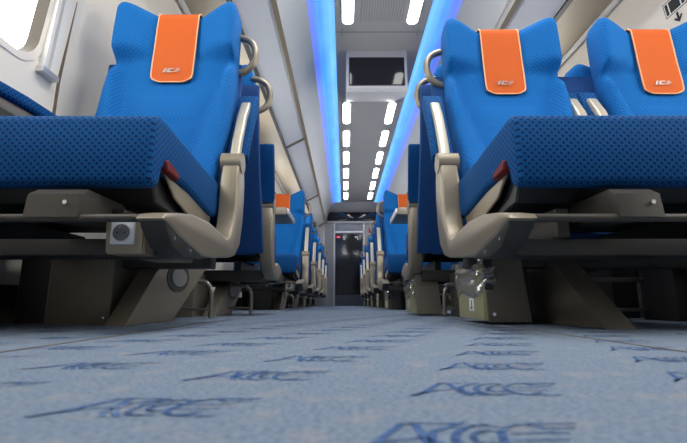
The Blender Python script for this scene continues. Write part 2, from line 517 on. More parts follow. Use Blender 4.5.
def make_floor_light(leg, x, s, y, z):
    """oval lens set in the slanted leg"""
    bm = bmesh.new()
    def ell(a, b, xo, mi, t):
        ring0, ring1 = [], []
        for k in range(32):
            c, d = math.cos(2*PI*k/32)*a, math.sin(2*PI*k/32)*b
            yy = y+c*.92+d*.45; zz = z-c*.10+d*.95
            ring0.append(bm.verts.new((x+s*xo, yy, zz))); ring1.append(bm.verts.new((x+s*(xo+t), yy, zz)))
        for k in range(32): bm.faces.new((ring0[k], ring0[(k+1) % 32], ring1[(k+1) % 32], ring1[k])).material_index = mi
        bm.faces.new(ring1).material_index = mi; bm.faces.new(ring0).material_index = mi
    ell(.098, .050, -.001, 0, .004); ell(.068, .031, .002, 1, .004)
    finish('floor_light', bm, [M['bronze_low'], M['lens']], leg)

def make_foot_rail(parent, xa, xb, y, z):
    bm = bmesh.new()
    d = .05 if xb > xa else -.05
    pts = [(xa, y, .003), (xa, y, z-.055), (xa+d*.25, y, z-.016), (xa+d*1.2, y, z), (xb-d*1.2, y, z), (xb-d*.25, y, z-.016), (xb, y, z-.055), (xb, y, .003)]
    add_tube(bm, smooth_path(pts, 4), .0085, 10)
    add_tube(bm, [(xa, y, .035), (xb, y, .035)], .006, 8)
    return finish('foot_rail', bm, M['tube'], parent, smooth=1.0)

def make_socket(parent, x0, x1, s):
    """mains socket box under the seat beam"""
    bm = bmesh.new()
    zs = (.162, .240)
    lo = [bm.verts.new(p) for p in ((x0, .020, zs[0]), (x1, .020, zs[0]), (x1+.016*s, .26, zs[0]+.004), (x0, .26, zs[0]+.004))]
    hi = [bm.verts.new(p) for p in ((x0, .010, zs[1]), (x1, .010, zs[1]), (x1+.016*s, .22, zs[1]-.010), (x0, .22, zs[1]-.010))]
    bm.faces.new(lo[::-1]); bm.faces.new(hi)
    for k in range(4): bm.faces.new((lo[k], lo[(k+1) % 4], hi[(k+1) % 4], hi[k]))
    bmesh.ops.bevel(bm, geom=list(bm.edges), offset=.003, segments=2, affect='EDGES')
    b = finish('socket_box', bm, M['champ'], parent, dz=DZ)
    xc, zc = (x0+x1)/2-.002*s, .203
    bm = bmesh.new()
    yf = .0135
    add_box(bm, xc-.0235, xc+.0235, yf-.006, yf+.01, zc-.0235, zc+.0235, .003, 2)
    add_cyl(bm, (xc, yf-.0065, zc), 'y', .0195, .003, 28, 0)
    add_cyl(bm, (xc, yf-.0075, zc), 'y', .017, .003, 28, 1)
    for dx in (-.0075, .0075): add_cyl(bm, (xc+dx, yf-.009, zc), 'y', .0022, .002, 10, 2)
    add_cyl(bm, (xc, yf-.011, zc+.009), 'y', .002, .006, 10, 3)
    tag(finish('socket', bm, [M['socket'], M['socket_dark'], M['black'], M['screw']], b, dz=DZ), 'grey mains power socket')
    return b

def make_bin(parent, x0, x1, y0, y1, s, zt=.178, away=False):
    """waste bin on the pedestal with a clear bag round its mouth; s points to the aisle"""
    xa, xb = (x0, x1)                                     # xa: aisle face
    yh = y1+.006 if away else y0
    bm = bmesh.new()
    add_prism(bm, [(y0, .012), (y1, .012), (y1, zt-.02), (y0, zt-.012)], xa, xa-s*.016, .003, 2)
    add_box(bm, xa-s*.013, xb, y0+.006, y1, .012, zt-.006, .003, 2)
    b = finish('waste_bin', bm, M['olive'], parent)
    bm = bmesh.new()
    # front cheek of the bin housing with a dark pocket and a screw
    add_prism(bm, [(xa-s*.012, .006), (xb-s*.020, .006), (xb, zt+.014), (xa-s*.004, zt+.014)], yh-.004, yh+.004, .002, 1, 'y')
    if not away: add_box(bm, xa-s*.004, xa-s*.030, y0-.0055, y0-.002, zt-.085, zt, .0015, 1, 1)
    add_cyl(bm, (xa-s*.026, yh+(.005 if away else -.005), .028), 'y', .005, .006, 12, 2)
    finish('bin_housing', bm, [M['bronze'] if away else M['bin_side'], M['black'], M['screw']], b)
    # crumpled bag
    bm = bmesh.new(); rnd = random.Random(5)
    nu, nv = 56, 16; rows = []
    cxm, cym = xa-s*.016, (y0+y1)/2; hx, hy = .021, (y1-y0)/2+.004
    for j in range(nv+1):
        row = []
        for i in range(nu):
            a = 2*PI*i/nu
            c, d = math.cos(a), math.sin(a)
            px = math.copysign(abs(c)**.35, c)*hx; py = math.copysign(abs(d)**.35, d)*hy
            v = j/nv
            puff = .006*math.sin(PI*v)
            w = .0022*math.sin(i*.8+j*.7)+.0022*math.sin(i*.45-j*1.1)+rnd.uniform(-.0024, .0024)
            row.append(bm.verts.new((cxm+px+(puff+w)*math.copysign(1, c), cym+py+(puff*.5+w*.6)*d,
                                     zt-.098+.108*v+(.008*math.sin(py*28)+rnd.uniform(-.002, .002))*(1-v))))
        rows.append(row)
    for a, b2 in zip(rows, rows[1:]):
        for i in range(nu): bm.faces.new((a[i], a[(i+1) % nu], b2[(i+1) % nu], b2[i]))
    finish('bin_bag', bm, M['bag'], b, smooth=.3)
    bm = bmesh.new()
    add_box(bm, xa, xa+s*.0015, y0+.085, y0+.125, zt-.142, zt-.106, 0, 1, 0)
    add_box(bm, xa+s*.001, xa+s*.002, y0+.098, y0+.104, zt-.138, zt-.112, 0, 1, 1)
    add_box(bm, xa+s*.001, xa+s*.002, y0+.104, y0+.114, zt-.138, zt-.132, 0, 1, 1)
    finish('sticker', bm, [M['white_label'], M['sign_black']], b)
    return b

def build_unit(name, s, seats, away, back=None):
    """one seat unit, origin on the floor under the aisle-side seat, facing -y; s=+1/-1: side of the aisle; seats: 1 or 2"""
    global BACK
    BACK = back or RECLINED
    r = empty(name)
    single = seats == 1
    w = .442 if single else .436
    ztop = 1.100 if away else 1.182
    pitch = .600
    xs = [0.0] if single else [0.0, -s*pitch]
    xe = xs[-1]                                           # seat by the window
    for i, x in enumerate(xs):
        make_cushion(r, x, .51)
        bx = x+s*.028 if single else x-s*.005
        make_backrest(r, bx, w, ztop)
        make_cover(r, bx, .150, ztop, ztop-.34, w)
        make_pan(r, x, s)
    make_tag(r, 0, s)
    xa, xw = s*(.29 if single else .279), xe-s*.29
    make_frame(r, xa, s, 'aisle_frame', away); make_frame(r, xw, s, 'window_frame', away)
    make_armrest_up(r, xa, away=away); make_armrest_down(r, xw)
    if not single:
        for dx in (-.037, .037): make_armrest_up(r, -s*(pitch/2-.022)+dx, 'middle_armrest', away, .03)
    make_handle(r, s, .222+(.028 if single else -.005)+(.016 if away else 0), ztop+(.072 if away else .038))
    hs = .285 if away else .258
    make_shell(r, s*hs, xe-s*hs, .985 if away else .965)
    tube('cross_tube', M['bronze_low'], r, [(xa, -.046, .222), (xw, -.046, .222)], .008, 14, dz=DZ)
    bm = bmesh.new()
    add_box(bm, xa-s*.03, xw, .06, .15, .163, .199, .004, 2)
    add_box(bm, xa-s*.03, xw, .40, .46, .165, .215, .004, 2)
    for x in xs:                                          # slide rails of the seat pan between beam and pan
        for dx in (-.15, .17): add_box(bm, x+dx-.015, x+dx+.015, .05, .44, .199, .262, .003, 1)
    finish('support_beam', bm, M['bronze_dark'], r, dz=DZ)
    for x in xs: make_bracket(r, x+s*.05 if single else x-.10, x+s*.155 if single else x-.014)
    # pedestal
    legp = [(.28, 0), (.58, 0), (.90, .203), (.49, .203)] if single else [(.155, 0), (.56, 0), (.78, .203), (.41, .203)]
    if away: legp = [(.57, 0), (.30, 0), (.0, .203), (.30, .203)]
    if single:
        leg = make_leg(r, s*.035, s*.092, legp)
        make_floor_light(leg, s*.092, s, .60 if not away else .30, .142 if not away else .12)
        bm = bmesh.new()
        add_box(bm, -s*.26, -s*.172, .362, .60, 0, .19, .003, 2, 1)
        add_box(bm, -s*.172, s*.005, .360, .60, 0, .19, .003, 2, 0)
        for px, pz in ((-.160, .174), (-.160, .018), (-.010, .018), (-.010, .174)): add_cyl(bm, (s*px, .359, pz), 'y', .004, .006, 10, 2)
        finish('pedestal_box', bm, [M['bronze'], M['bronze_dark'], M['screw']], r)
        if not away: make_socket(r, s*.168, s*.246, s)
        if away: make_foot_rail(r, s*.20, -s*.15, .36, .14)
        else: make_foot_rail(r, s*.145, -s*.22, .80, .14)
    else:
        leg = make_leg(r, s*.020, -s*.050, legp)
        leg2 = make_leg(r, -s*.75, -s*.82, legp)
        box('pedestal_box', M['bin_side'], r, s*.125, s*.055, .46, .62, 0, .19, bev=.003)
        box('pedestal_box', M['bronze_dark'], r, -s*.46, -s*.56, .56, .72, 0, .19, bev=.003)
        if away: make_bin(r, s*.285, s*.175, .16, .42, s, away=True); make_foot_rail(r, s*.172, -s*.5, .55, .14)
        else: make_bin(r, s*.230, s*.120, .352, .60, s); make_foot_rail(r, -s*.02, -s*.615, .70, .138)
    return r

LX, RX = -.65, .610
front = [.82, None, 3.42, 4.46, 5.50, 6.54, 7.58]
AWAY = 2.42
pU = build_unit('single_seat', 1, 1, False, UPRIGHT)
pL = build_unit('single_seat', 1, 1, False)
pR = build_unit('double_seat', -1, 2, False)
aL = build_unit('single_seat', -1, 1, True)
aR = build_unit('double_seat', 1, 2, True)
lab_L = {0: 'large blue single seat nearest the camera on the left, power socket box under its beam',
         2: 'blue single seat beyond the left folding table, first in the row of seats facing us',
         3: 'blue single seat on the left, second one beyond the folding table',
         4: 'blue single seat on the left, third one beyond the folding table',
         5: 'blue single seat on the left, second from the end wall',
         6: 'blue single seat on the left, last one before the end wall'}
lab_R = {0: 'large blue double seat nearest the camera on the right, two orange headrest covers',
         2: 'blue double seat beyond the right folding table, first in the row of seats facing us',
         3: 'blue double seat on the right, second one beyond the folding table',
         4: 'blue double seat on the right, third one beyond the folding table',
         5: 'blue double seat on the right, second from the end wall',
         6: 'blue double seat on the right, last one before the end wall'}
for i in (0, 2, 3, 4, 5, 6):
    o = pU if i == 0 else pL if i == 2 else copy_tree(pL)
    o.location = (LX, front[i], 0); tag(o, lab_L[i], 'seat', 'single seats left of the aisle')
    o = pR if i == 0 else copy_tree(pR)
    o.location = (RX, front[i], 0); tag(o, lab_R[i], 'seat', 'double seats right of the aisle')
aL.location = (LX, AWAY, 0); aL.rotation_euler.z = PI
tag(aL, 'blue single seat turned away, its back against the nearest left seat', 'seat', 'single seats left of the aisle')
aR.location = (RX, AWAY, 0); aR.rotation_euler.z = PI
tag(aR, 'blue double seat turned away, its back against the nearest right double seat', 'seat', 'double seats right of the aisle')

# ---- folding tables between the facing rows --------------------------------
def wall_x(z):                                            # left wall, leaning inwards towards the top
    return interp([(0, -.995), (.80, -.99), (1.15, -.965), (1.66, -.895)], z)
def make_table(xa, xw, s, label):
    """xa: end by the aisle, xw: wall; s points to the aisle"""
    r = empty('folding_table', (xw, 2.92, 0))
    def X(x): return x-xw
    bm = bmesh.new(); add_box(bm, X(xa), X(xw)+s*.002, -.20, .18, .640, .672, .008, 3)
    finish('table_top', bm, M['table'], r)
    bm = bmesh.new(); add_box(bm, X(xa)+s*.004, X(xa)-s*.012, -.205, .185, .636, .676, .006, 3)
    tag(finish('end_trim', bm, M['alu'], r), 'bright metal end trim')
    bm = bmesh.new(); add_box(bm, X(xa)-s*.012, X(xw)+s*.05, -.212, -.196, .632, .680, .004, 2)
    finish('folded_leaf', bm, M['brown'], r)
    bm = bmesh.new(); add_prism(bm, [(0, .34), (0, .638), (s*.36, .638), (s*.36, .615), (s*.06, .36)], -.03, .03, .004, 2, 'y')
    finish('wall_bracket', bm, M['bronze'], r)
    return tag(r, label, 'table', 'folding tables at the walls')
make_table(-.375, -.986, 1, 'grey folding table on the left wall between the turned seat and the next')
make_table(.345, 1.566, -1, 'long grey folding table on the right wall between facing double seats')

# ------------------------------------------------------------------ the setting
# floor: carpet with woven motifs as a second material
bm = bmesh.new()
xL, xR = -1.02, 1.62
def quad(pts, mi):
    f = bm.faces.new([bm.verts.new(p) for p in pts]); f.material_index = mi
quad([(xL, Y0, 0), (xR, Y0, 0), (xR, Y1+.2, 0), (xL, Y1+.2, 0)], 0)
def stroke(c, pts, wd, ax, ay):
    """thin woven line through 2-D points (motif units)"""
    P = [Vector(p) for p in pts]
    for a, b in zip(P, P[1:]):
        d = (b-a)
        if d.length < 1e-6: continue
        nrm = Vector((-d.y, d.x)).normalized()*wd/2; e = d.normalized()*wd*.35
        q = [a-e+nrm, a-e-nrm, b+e-nrm, b+e+nrm]
        quad([(c[0]+(p.x+.12*p.y)*ax, c[1]+p.y*ay, .0004) for p in q], 1)
def arc(cx, cy, rx, ry, a0, a1, n=9):
    return [(cx+rx*math.cos(math.radians(a0+(a1-a0)*k/n)), cy+ry*math.sin(math.radians(a0+(a1-a0)*k/n))) for k in range(n+1)]
def motif(c):
    ax, ay = .050, .0225                                  # half width, half height
    w = .085
    stroke(c, [(-.92, -.95), (-.78, -.45), (-.62, .9), (-.50, .95), (-.30, -.5), (-.18, -.9)], w, ax, ay)
    stroke(c, [(-.92, -.9), (-.66, -.25), (-.40, -.05)], w*.8, ax, ay)
    stroke(c, [(-.05, .95), (-.30, .35), (-.30, -.2), (-.02, -.9)], w, ax, ay)
    stroke(c, arc(.16, 0, .26, .82, 60, 300), w, ax, ay)
    stroke(c, arc(.20, 0, .14, .42, 60, 300), w*.8, ax, ay)
    stroke(c, arc(.55, .05, .24, .85, 40, 320), w, ax, ay)
    stroke(c, [(.42, .25), (.92, .3)], w*.8, ax, ay); stroke(c, [(.42, -.2), (.86, -.15)], w*.8, ax, ay)
    stroke(c, [(.60, .95), (1.05, .95)], w, ax, ay); stroke(c, [(.55, -.85), (.95, -.85)], w, ax, ay)
    stroke(c, [(.80, .62), (1.02, .66)], w*.8, ax, ay); stroke(c, [(-.5, .95), (-.05, .98)], w*.7, ax, ay)
v1, v2, o0 = Vector((.0445, .113)), Vector((.222, .055)), Vector((.060, .2235))
for a in range(-14, 60):
    for b in range(-14, 14):
        p = o0*.89+(v1*a+v2*b)*.93
        if xL+.1 < p.x < xR-.1 and .08 < p.y < 4.2: motif(p)
floor = struct(finish('floor', bm, [M['carpet'], M['carpet_mark']]))
bm = bmesh.new()
for i, x in enumerate((-.409, .409)):
    bm = bmesh.new(); add_box(bm, x-.0022, x+.0022, Y0, Y1, -.002, .0012)
    struct(finish('trim_%d' % (i+1), bm, M['seam']))

# walls with rounded window openings
def RW(x): return 2*CX-x
def wall_point(side, y, z):
    x = wall_x(z)
    return Vector((x if side < 0 else RW(x), y, z))
ZW0, ZW1 = .70, 1.66
def rrect(y0, y1, z0, z1, r, n=7):
    out = []
    for cy, cz, a0 in ((y1-r, z1-r, 0), (y0+r, z1-r, 90), (y0+r, z0+r, 180), (y1-r, z0+r, 270)):
        for k in range(n+1):
            a = math.radians(a0+90*k/n); out.append((cy+r*math.cos(a), cz+r*math.sin(a)))
    return out
wins = {-1: [(-.05, 1.215), (2.35, 3.55), (4.45, 5.65), (6.55, 7.75)],
        1: [(.0, 1.3), (2.36, 3.60), (4.45, 5.65), (6.55, 7.75)]}
WZ0, WZ1 = .808, 1.50
wn = 0
for side, wname in ((-1, 'wall_left'), (1, 'wall_right')):
    bm = bmesh.new()
    def wq(a, b, c, d): bm.faces.new([bm.verts.new(wall_point(side, y, z)) for y, z in (a, b, c, d)])
    zs = [0, .35, ZW0]
    for za, zb in zip(zs, zs[1:]): wq((Y0, za), (Y1, za), (Y1, zb), (Y0, zb))
    ycur = Y0
    zsplit = [ZW0, .8, 1.15, 1.4, ZW1]
    spans = []
    for (a, b) in wins[side]:
        spans.append((ycur, a-.15)); ycur = b+.15
    spans.append((ycur, Y1))
    for a, b in spans:
        for za, zb in zip(zsplit, zsplit[1:]): wq((a, za), (b, za), (b, zb), (a, zb))
    for (a, b) in wins[side]:
        inner = rrect(a, b, WZ0, WZ1, .085)
        cy, cz = (a+b)/2, (WZ0+WZ1)/2
        outer = []
        ya, yb = a-.15, b+.15
        for (y, z) in inner:                              # project from the centre to the bay's rectangle
            dy, dz_ = y-cy, z-cz
            t = min(((yb if dy > 0 else ya)-cy)/dy if abs(dy) > 1e-9 else 1e9, ((ZW1 if dz_ > 0 else ZW0)-cz)/dz_ if abs(dz_) > 1e-9 else 1e9)
            outer.append([cy+dy*t, cz+dz_*t])
        for cc in ((yb, ZW1), (ya, ZW1), (ya, ZW0), (yb, ZW0)):
            k = min(range(len(outer)), key=lambda i: (outer[i][0]-cc[0])**2+(outer[i][1]-cc[1])**2); outer[k] = list(cc)
        vi = [bm.verts.new(wall_point(side, y, z)) for y, z in inner]
        vm = [bm.verts.new(wall_point(side, cy+(y-cy)*.45+(oy-cy)*.55, cz+(z-cz)*.45+(oz-cz)*.55)) for (y, z), (oy, oz) in zip(inner, outer)]
        vo = [bm.verts.new(wall_point(side, y, z)) for y, z in outer]
        n = len(inner)
        for k in range(n):
            bm.faces.new((vi[k], vi[(k+1) % n], vm[(k+1) % n], vm[k])); bm.faces.new((vm[k], vm[(k+1) % n], vo[(k+1) % n], vo[k]))
    bmesh.ops.remove_doubles(bm, verts=bm.verts, dist=1e-4)
    struct(finish(wname, bm, M['wall'], smooth=.5))
    for (a, b) in wins[side]:
        wn += 1
        # window: gasket frame, reveal and pane
        ring = rrect(a, b, WZ0, WZ1, .085)
        ring2 = rrect(a-.022, b+.022, WZ0-.022, WZ1+.022, .10)
        bmf = bmesh.new()
        def off(p, d): return p+Vector((side*d, 0, 0))
        A = [bmf.verts.new(off(wall_point(side, y, z), -.004)) for y, z in ring2]
        Ab = [bmf.verts.new(off(wall_point(side, y, z), .002)) for y, z in ring2]
        B = [bmf.verts.new(off(wall_point(side, y, z), -.003)) for y, z in ring]
        ring3 = rrect(a+.006, b-.006, WZ0+.006, WZ1-.006, .08)
        Cc = [bmf.verts.new(off(wall_point(side, y, z), .034)) for y, z in ring3]
        n = len(ring)
        for P, Q, mi in ((Ab, A, 1), (A, B, 1), (B, Cc, 0)):
            for k in range(n): bmf.faces.new((P[k], P[(k+1) % n], Q[(k+1) % n], Q[k])).material_index = mi
        wo = struct(finish('window_%d' % wn, bmf, [M['gasket'], M['wall']], smooth=.6))
        bmp = bmesh.new()
        bmp.faces.new([bmp.verts.new(off(wall_point(side, y, z),   .030)) for y, z in rrect(a, b, WZ0, WZ1, .085)])
        finish('window_pane', bmp, M['glass'], wo)

# outer skins of the roof: ceiling profile (offset from the centre line, height), extruded along the coach
def strip(name, prof, mat, y0=Y0, y1=Y1, uvx=False, th=0, parent=None):
    bm = bmesh.new()
    lay = bm.loops.layers.uv.new('UVMap') if uvx else None
    ny = 1
    tot = [0]
    for a, b in zip(prof, prof[1:]): tot.append(tot[-1]+math.dist(a, b))
    va = [bm.verts.new((x, y0, z)) for x, z in prof]; vb = [bm.verts.new((x, y1, z)) for x, z in prof]
    for i in range(len(prof)-1):
        f = bm.faces.new((va[i], va[i+1], vb[i+1], vb[i]))
        if lay:
            for l, (u, v) in zip(f.loops, ((tot[i], y0), (tot[i+1], y0), (tot[i+1], y1), (tot[i], y1))): l[lay].uv = (u/tot[-1], v)
    return finish(name, bm, mat, parent, smooth=.5)
ce = strip('ceiling', [(CX-.364, CEIL), (CX+.364, CEIL)], M['ceil']); struct(ce)
for k, s in enumerate((-1, 1)):
    side_word = 'left' if s < 0 else 'right'
    P = lambda a, z: (CX+s*a, z)
    cv = strip('cove_light', [P(.364, CEIL-.004), P(.372, CEIL+.018), P(.42, CEIL+.045), P(.49, CEIL+.03), P(.545, CEIL-.03), P(.562, CEIL-.055)], M['cove'], uvx=True)
    tag(cv, 'glowing blue cove light strip running along the %s side of the ceiling' % side_word, 'light', 'blue cove lights')
    c2 = strip('ceiling_%s' % side_word, [P(.562, CEIL-.055), P(.62, CEIL-.14), P(.66, CEIL-.25), P(.70, CEIL-.40), P(.705, 1.76)], M['ceil_side']); struct(c2)
    # parcel rack along the side: milky shelf panels, bronze front rail, black slot, brackets
    rk = empty('luggage_rack', (CX+s*.69, (Y0+Y1)/2, 1.735))
    def lp(a, y, z): return (s*(a-.69), y-(Y0+Y1)/2, z-1.735)
    for j, ya in enumerate((-.35, 1.85, 4.10, 6.42)):
        yb = (1.85, 4.10, 6.42, 8.75)[j]
        bm = bmesh.new()
        q = [lp(.70, 0, 1.735), lp(.885, 0, 1.632), lp(.885, 0, 1.642), lp(.70, 0, 1.745)]
        add_prism(bm, [(p[0], p[2]) for p in q], ya+.012-(Y0+Y1)/2, yb-.012-(Y0+Y1)/2, 0, 1, 'y')
        finish('shelf_panel', bm, M['milky'], rk)
        bm = bmesh.new()
        q = [lp(.695, 0, 1.722), lp(.90, 0, 1.612), lp(.90, 0, 1.632), lp(.695, 0, 1.742)]
        add_prism(bm, [(p[0], p[2]) for p in q], yb-.018-(Y0+Y1)/2, yb+.018-(Y0+Y1)/2, .003, 1, 'y')
        finish('bracket', bm, M['frame_grey'], rk)
    bm = bmesh.new()
    q = [lp(.672, 0, 1.728), lp(.700, 0, 1.718), lp(.712, 0, 1.745), lp(.700, 0, 1.80), lp(.684, 0, 1.80)]
    add_prism(bm, [(p[0], p[2]) for p in q], Y0-(Y0+Y1)/2+.05, 8.78-(Y0+Y1)/2, .004, 2, 'y')
    finish('front_rail', bm, M['gold'], rk)
    bm = bmesh.new()
    q = [lp(.885, 0, 1.618), lp(.912, 0, 1.618), lp(.912, 0, 1.65), lp(.885, 0, 1.65)]
    add_prism(bm, [(p[0], p[2]) for p in q], Y0-(Y0+Y1)/2+.05, 8.78-(Y0+Y1)/2, 0, 1, 'y')
    finish('black_slot', bm, M['black'], rk)
    tag(rk, 'overhead luggage rack with milky glass shelf along the %s wall' % side_word, 'luggage rack', 'overhead luggage racks')
    # underside panel between rack and wall, then white trim above the windows
    pn = strip('ceiling_%s_panel' % side_word, [P(.90, 1.655), P(.912, 1.622), P(1.155, 1.650), P(1.19, 1.665)], M['brown']); struct(pn)
    bm = bmesh.new(); add_box(bm, CX+s*1.148, CX+s*1.172, Y0, Y1, 1.628, 1.660, .005, 2)
    struct(finish('trim_%d' % (k+3), bm, M['white_trim']))
    # closing skin above rack
    sk = strip('ceiling_%s_shell' % side_word, [P(.705, 1.76), P(.70, CEIL-.40), P(.95, CEIL-.35), P(1.19, 1.9), P(1.19, 1.655)], M['ceil_side']); struct(sk)
    bm = bmesh.new(); xw = wall_x(.1) if s < 0 else RW(wall_x(.1))
    add_box(bm, xw, xw-s*.03, Y0, Y1, 0, .11, .005, 2)
    struct(finish('baseboard_%s' % side_word, bm, M['bronze_dark']))
# roof over everything (keeps daylight out above the ceiling)
bm = bmesh.new(); add_box(bm, CX-1.45, CX+1.45, Y0-.02, Y1+.1, CEIL+.10, CEIL+.14)
struct(finish('ceiling_roof', bm, M['ceil_side']))
for nm, a in (('ceiling_cove_back', 0),):
    bm = bmesh.new()
    for s in (-1, 1):
        add_box(bm, CX+s*1.20, CX+s*1.45, Y0, Y1, 1.655, CEIL+.12)
    struct(finish(nm, bm, M['ceil_side']))

# cross seams of the ceiling with their screws
for j, y in enumerate((3.09, 4.28, 8.9)):
    bm = bmesh.new(); add_box(bm, CX-.36, CX+.36, y-.003, y+.003, CEIL-.0015, CEIL+.002)
    for x in (-.31, .31):
        for dy in (-.03, .03): add_cyl(bm, (CX+x, y+dy, CEIL-.001), 'z', .006, .003, 10)
    struct(finish('trim_%d' % (j+5), bm, M['frame_grey']))

# perforated speaker panel between the nearest lamps
bm = bmesh.new(); add_box(bm, CX-.165, CX+.165, 1.9, 2.95, CEIL-.004, CEIL+.002, .001, 1)
def perforated():
    m, nt, b = new_mat('perforated_panel')
    N, L = nt.nodes, nt.links
    uv = N.new('ShaderNodeUVMap')
    sc = N.new('ShaderNodeVectorMath'); sc.operation = 'SCALE'; sc.inputs['Scale'].default_value = 1/.02; L.new(uv.outputs[0], sc.inputs[0])
    fr = N.new('ShaderNodeVectorMath'); fr.operation = 'FRACTION'; L.new(sc.outputs[0], fr.inputs[0])
    sb = N.new('ShaderNodeVectorMath'); sb.operation = 'SUBTRACT'; sb.inputs[1].default_value = (.5, .5, 0); L.new(fr.outputs[0], sb.inputs[0])
    ms = N.new('ShaderNodeVectorMath'); ms.operation = 'MULTIPLY'; ms.inputs[1].default_value = (1, 1, 0); L.new(sb.outputs[0], ms.inputs[0])
    ln = N.new('ShaderNodeVectorMath'); ln.operation = 'LENGTH'; L.new(ms.outputs[0], ln.inputs[0])
    mr = N.new('ShaderNodeMapRange'); mr.inputs[1].default_value = .34; mr.inputs[2].default_value = .22; L.new(ln.outputs['Value'], mr.inputs[0])
    mx = N.new('ShaderNodeMix'); mx.data_type = 'RGBA'; mx.inputs[6].default_value = (.46, .46, .465, 1); mx.inputs[7].default_value = (.24, .24, .24, 1)
    L.new(mr.outputs[0], mx.inputs[0]); L.new(mx.outputs[2], b.inputs['Base Color'])
    return m
pp = finish('speaker_panel', bm, perforated())
tag(pp, 'perforated grey speaker panel in the ceiling between the two nearest lamps', 'speaker panel')

# ceiling lamps: pill-shaped diffusers in a slim frame
def pill(bm, hw, hl, z0, z1, mi, r=None):
    r = min(hw, hl)*.98 if r is None else r
    pts = rrect(-hw, hw, -hl, hl, r, 8)
    add_prism(bm, pts, z0, z1, 0, 1, 'z', mi)
def make_lamp():
    r = empty('ceiling_light')
    bm = bmesh.new(); pill(bm, .050, .283, -.006, .002, 0); finish('lamp_frame', bm, M['bezel'], r)
    bm = bmesh.new(); pill(bm, .042, .275, -.010, -.004, 0); finish('diffuser', bm, M['lamp'], r)
    return r
lamp0 = make_lamp()
ys = [2.705]+[4.595+.77*k for k in range(6)]
ords = ['first', 'second', 'third', 'fourth', 'fifth', 'sixth']
first = True
for side, x in (('left', CX-.262), ('right', CX+.245)):
    for k, y in enumerate(ys):
        o = lamp0 if first else copy_tree(lamp0); first = False
        o.location = (x, y, CEIL)
        if k == 0: lab = 'long lit ceiling lamp nearest the camera, %s of the perforated panel' % side
        elif k == 6: lab = 'lit ceiling lamp nearest the end wall in the %s lamp row' % side
        else: lab = 'lit ceiling lamp in the %s row, %s one beyond the monitor' % (side, ords[k-1])
        tag(o, lab, 'lamp', 'ceiling lamps in two rows')

# monitor hung from the ceiling
mo = empty('monitor', (CX-.007, 3.35, CEIL))
zt, zb = 2.205, 1.862
bm = bmesh.new()
add_prism(bm, [(0, zt-CEIL), (.0, zb-CEIL+.02), (.02, zb-CEIL), (.10, zb-CEIL), (.88, -.04), (.90, 0), (.0, 0)], -.268, .268, .012, 3)
finish('housing', bm, M['bezel'], mo)
bm = bmesh.new(); add_box(bm, -.243, .243, -.006, .006, zb+.045-CEIL, zt-.028-CEIL, .004, 2)
finish('bezel_lip', bm, M['black'], mo)
bm = bmesh.new(); add_box(bm, -.236, .236, -.010, .0, zb+.052-CEIL, zt-.035-CEIL, .001, 1)
tag(finish('screen', bm, M['screen'], mo), 'dark glossy screen')
tag(mo, 'switched-off monitor in a pale grey housing under the ceiling above the aisle', 'monitor')

# end wall with its door
bm = bmesh.new()
def ew(x0, x1, z0, z1): add_box(bm, x0, x1, Y1, Y1+.08, z0, z1)
DX0, DX1 = -.245, .455
ew(-1.05, DX0, 0, 2.4); ew(DX1, 1.64, 0, 2.4); ew(DX0, DX1, 1.86, 2.4)
struct(finish('wall_end', bm, M['wall_grey']))
bm = bmesh.new(); add_prism(bm, [(Y1-.30, CEIL), (Y1-.30, CEIL-.02), (Y1-.02, 2.075), (Y1, 2.07), (Y1, CEIL)], CX-.66, CX+.66, 0)
struct(finish('trim_8', bm, M['bezel']))
bm = bmesh.new(); add_box(bm, CX-.68, CX+.68, Y1-.05, Y1, 1.815, 1.862, .006, 2)
struct(finish('trim_9', bm, M['bezel']))
# partitions beside the gangway door at the ends of the seat rows
bm = bmesh.new(); add_box(bm, -1.02, CX-.70, 8.80, Y1, 0, 1.72, .004, 1); struct(finish('wall_partition_left', bm, M['wall_grey']))
bm = bmesh.new(); add_box(bm, CX+.70, 1.62, 8.80, Y1, 0, 1.72, .004, 1); struct(finish('wall_partition_right', bm, M['wall_grey']))
bm = bmesh.new(); add_box(bm, CX-.68, CX+.68, Y1-.055, Y1-.004, 1.868, 2.062, .004, 2)
tag(finish('information_display', bm, M['screen']), 'long black information display above the end door', 'display')
# door: frame, transom, dark glass leaf
dr = empty('door_1', ((DX0+DX1)/2, Y1, 0)); struct(dr)
hw = (DX1-DX0)/2
bm = bmesh.new()
for s in (-1, 1): add_box(bm, s*hw, s*(hw-.035), -.03, .06, 0, 1.86, .004, 1)
add_box(bm, -hw, hw, -.03, .06, 1.825, 1.86, .004, 1); add_box(bm, -hw, hw, -.03, .06, 1.60, 1.64, .004, 1)
finish('door_frame', bm, M['alu'], dr)
bm = bmesh.new(); add_box(bm, -hw+.03, hw-.03, .0, .03, 1.63, 1.83); finish('transom', bm, M['door_panel'], dr)
lf = box('door_leaf', M['door_panel'], dr, -hw+.033, hw-.033, .004, .04, .0, 1.60, bev=.003)
bm = bmesh.new(); add_box(bm, -hw+.048, hw-.048, -.004, .006, .235, 1.575, .002, 1); finish('door_glass', bm, M['screen'], lf)
bm = bmesh.new()
for x0, x1, mi in ((-.275, -.255, 0), (-.25, -.205, 0), (-.14, -.08, 1), (.13, .16, 1), (.165, .20, 1)):
    add_box(bm, x0, x1, -.0065, -.004, 1.49, 1.525, 0, 1, mi)
add_box(bm, -.13, -.09, -.0065, -.004, 1.445, 1.475, 0, 1, 1); add_box(bm, .18, .21, -.0065, -.004, 1.45, 1.48, 0, 1, 1)
finish('door_pictograms', bm, [M['sign_red'], M['white_label']], lf)
bm = bmesh.new()
add_cyl(bm, (.575, Y1-.016, 1.66), 'y', .028, .024, 20)  # red emergency pull handle mounted on the end wall
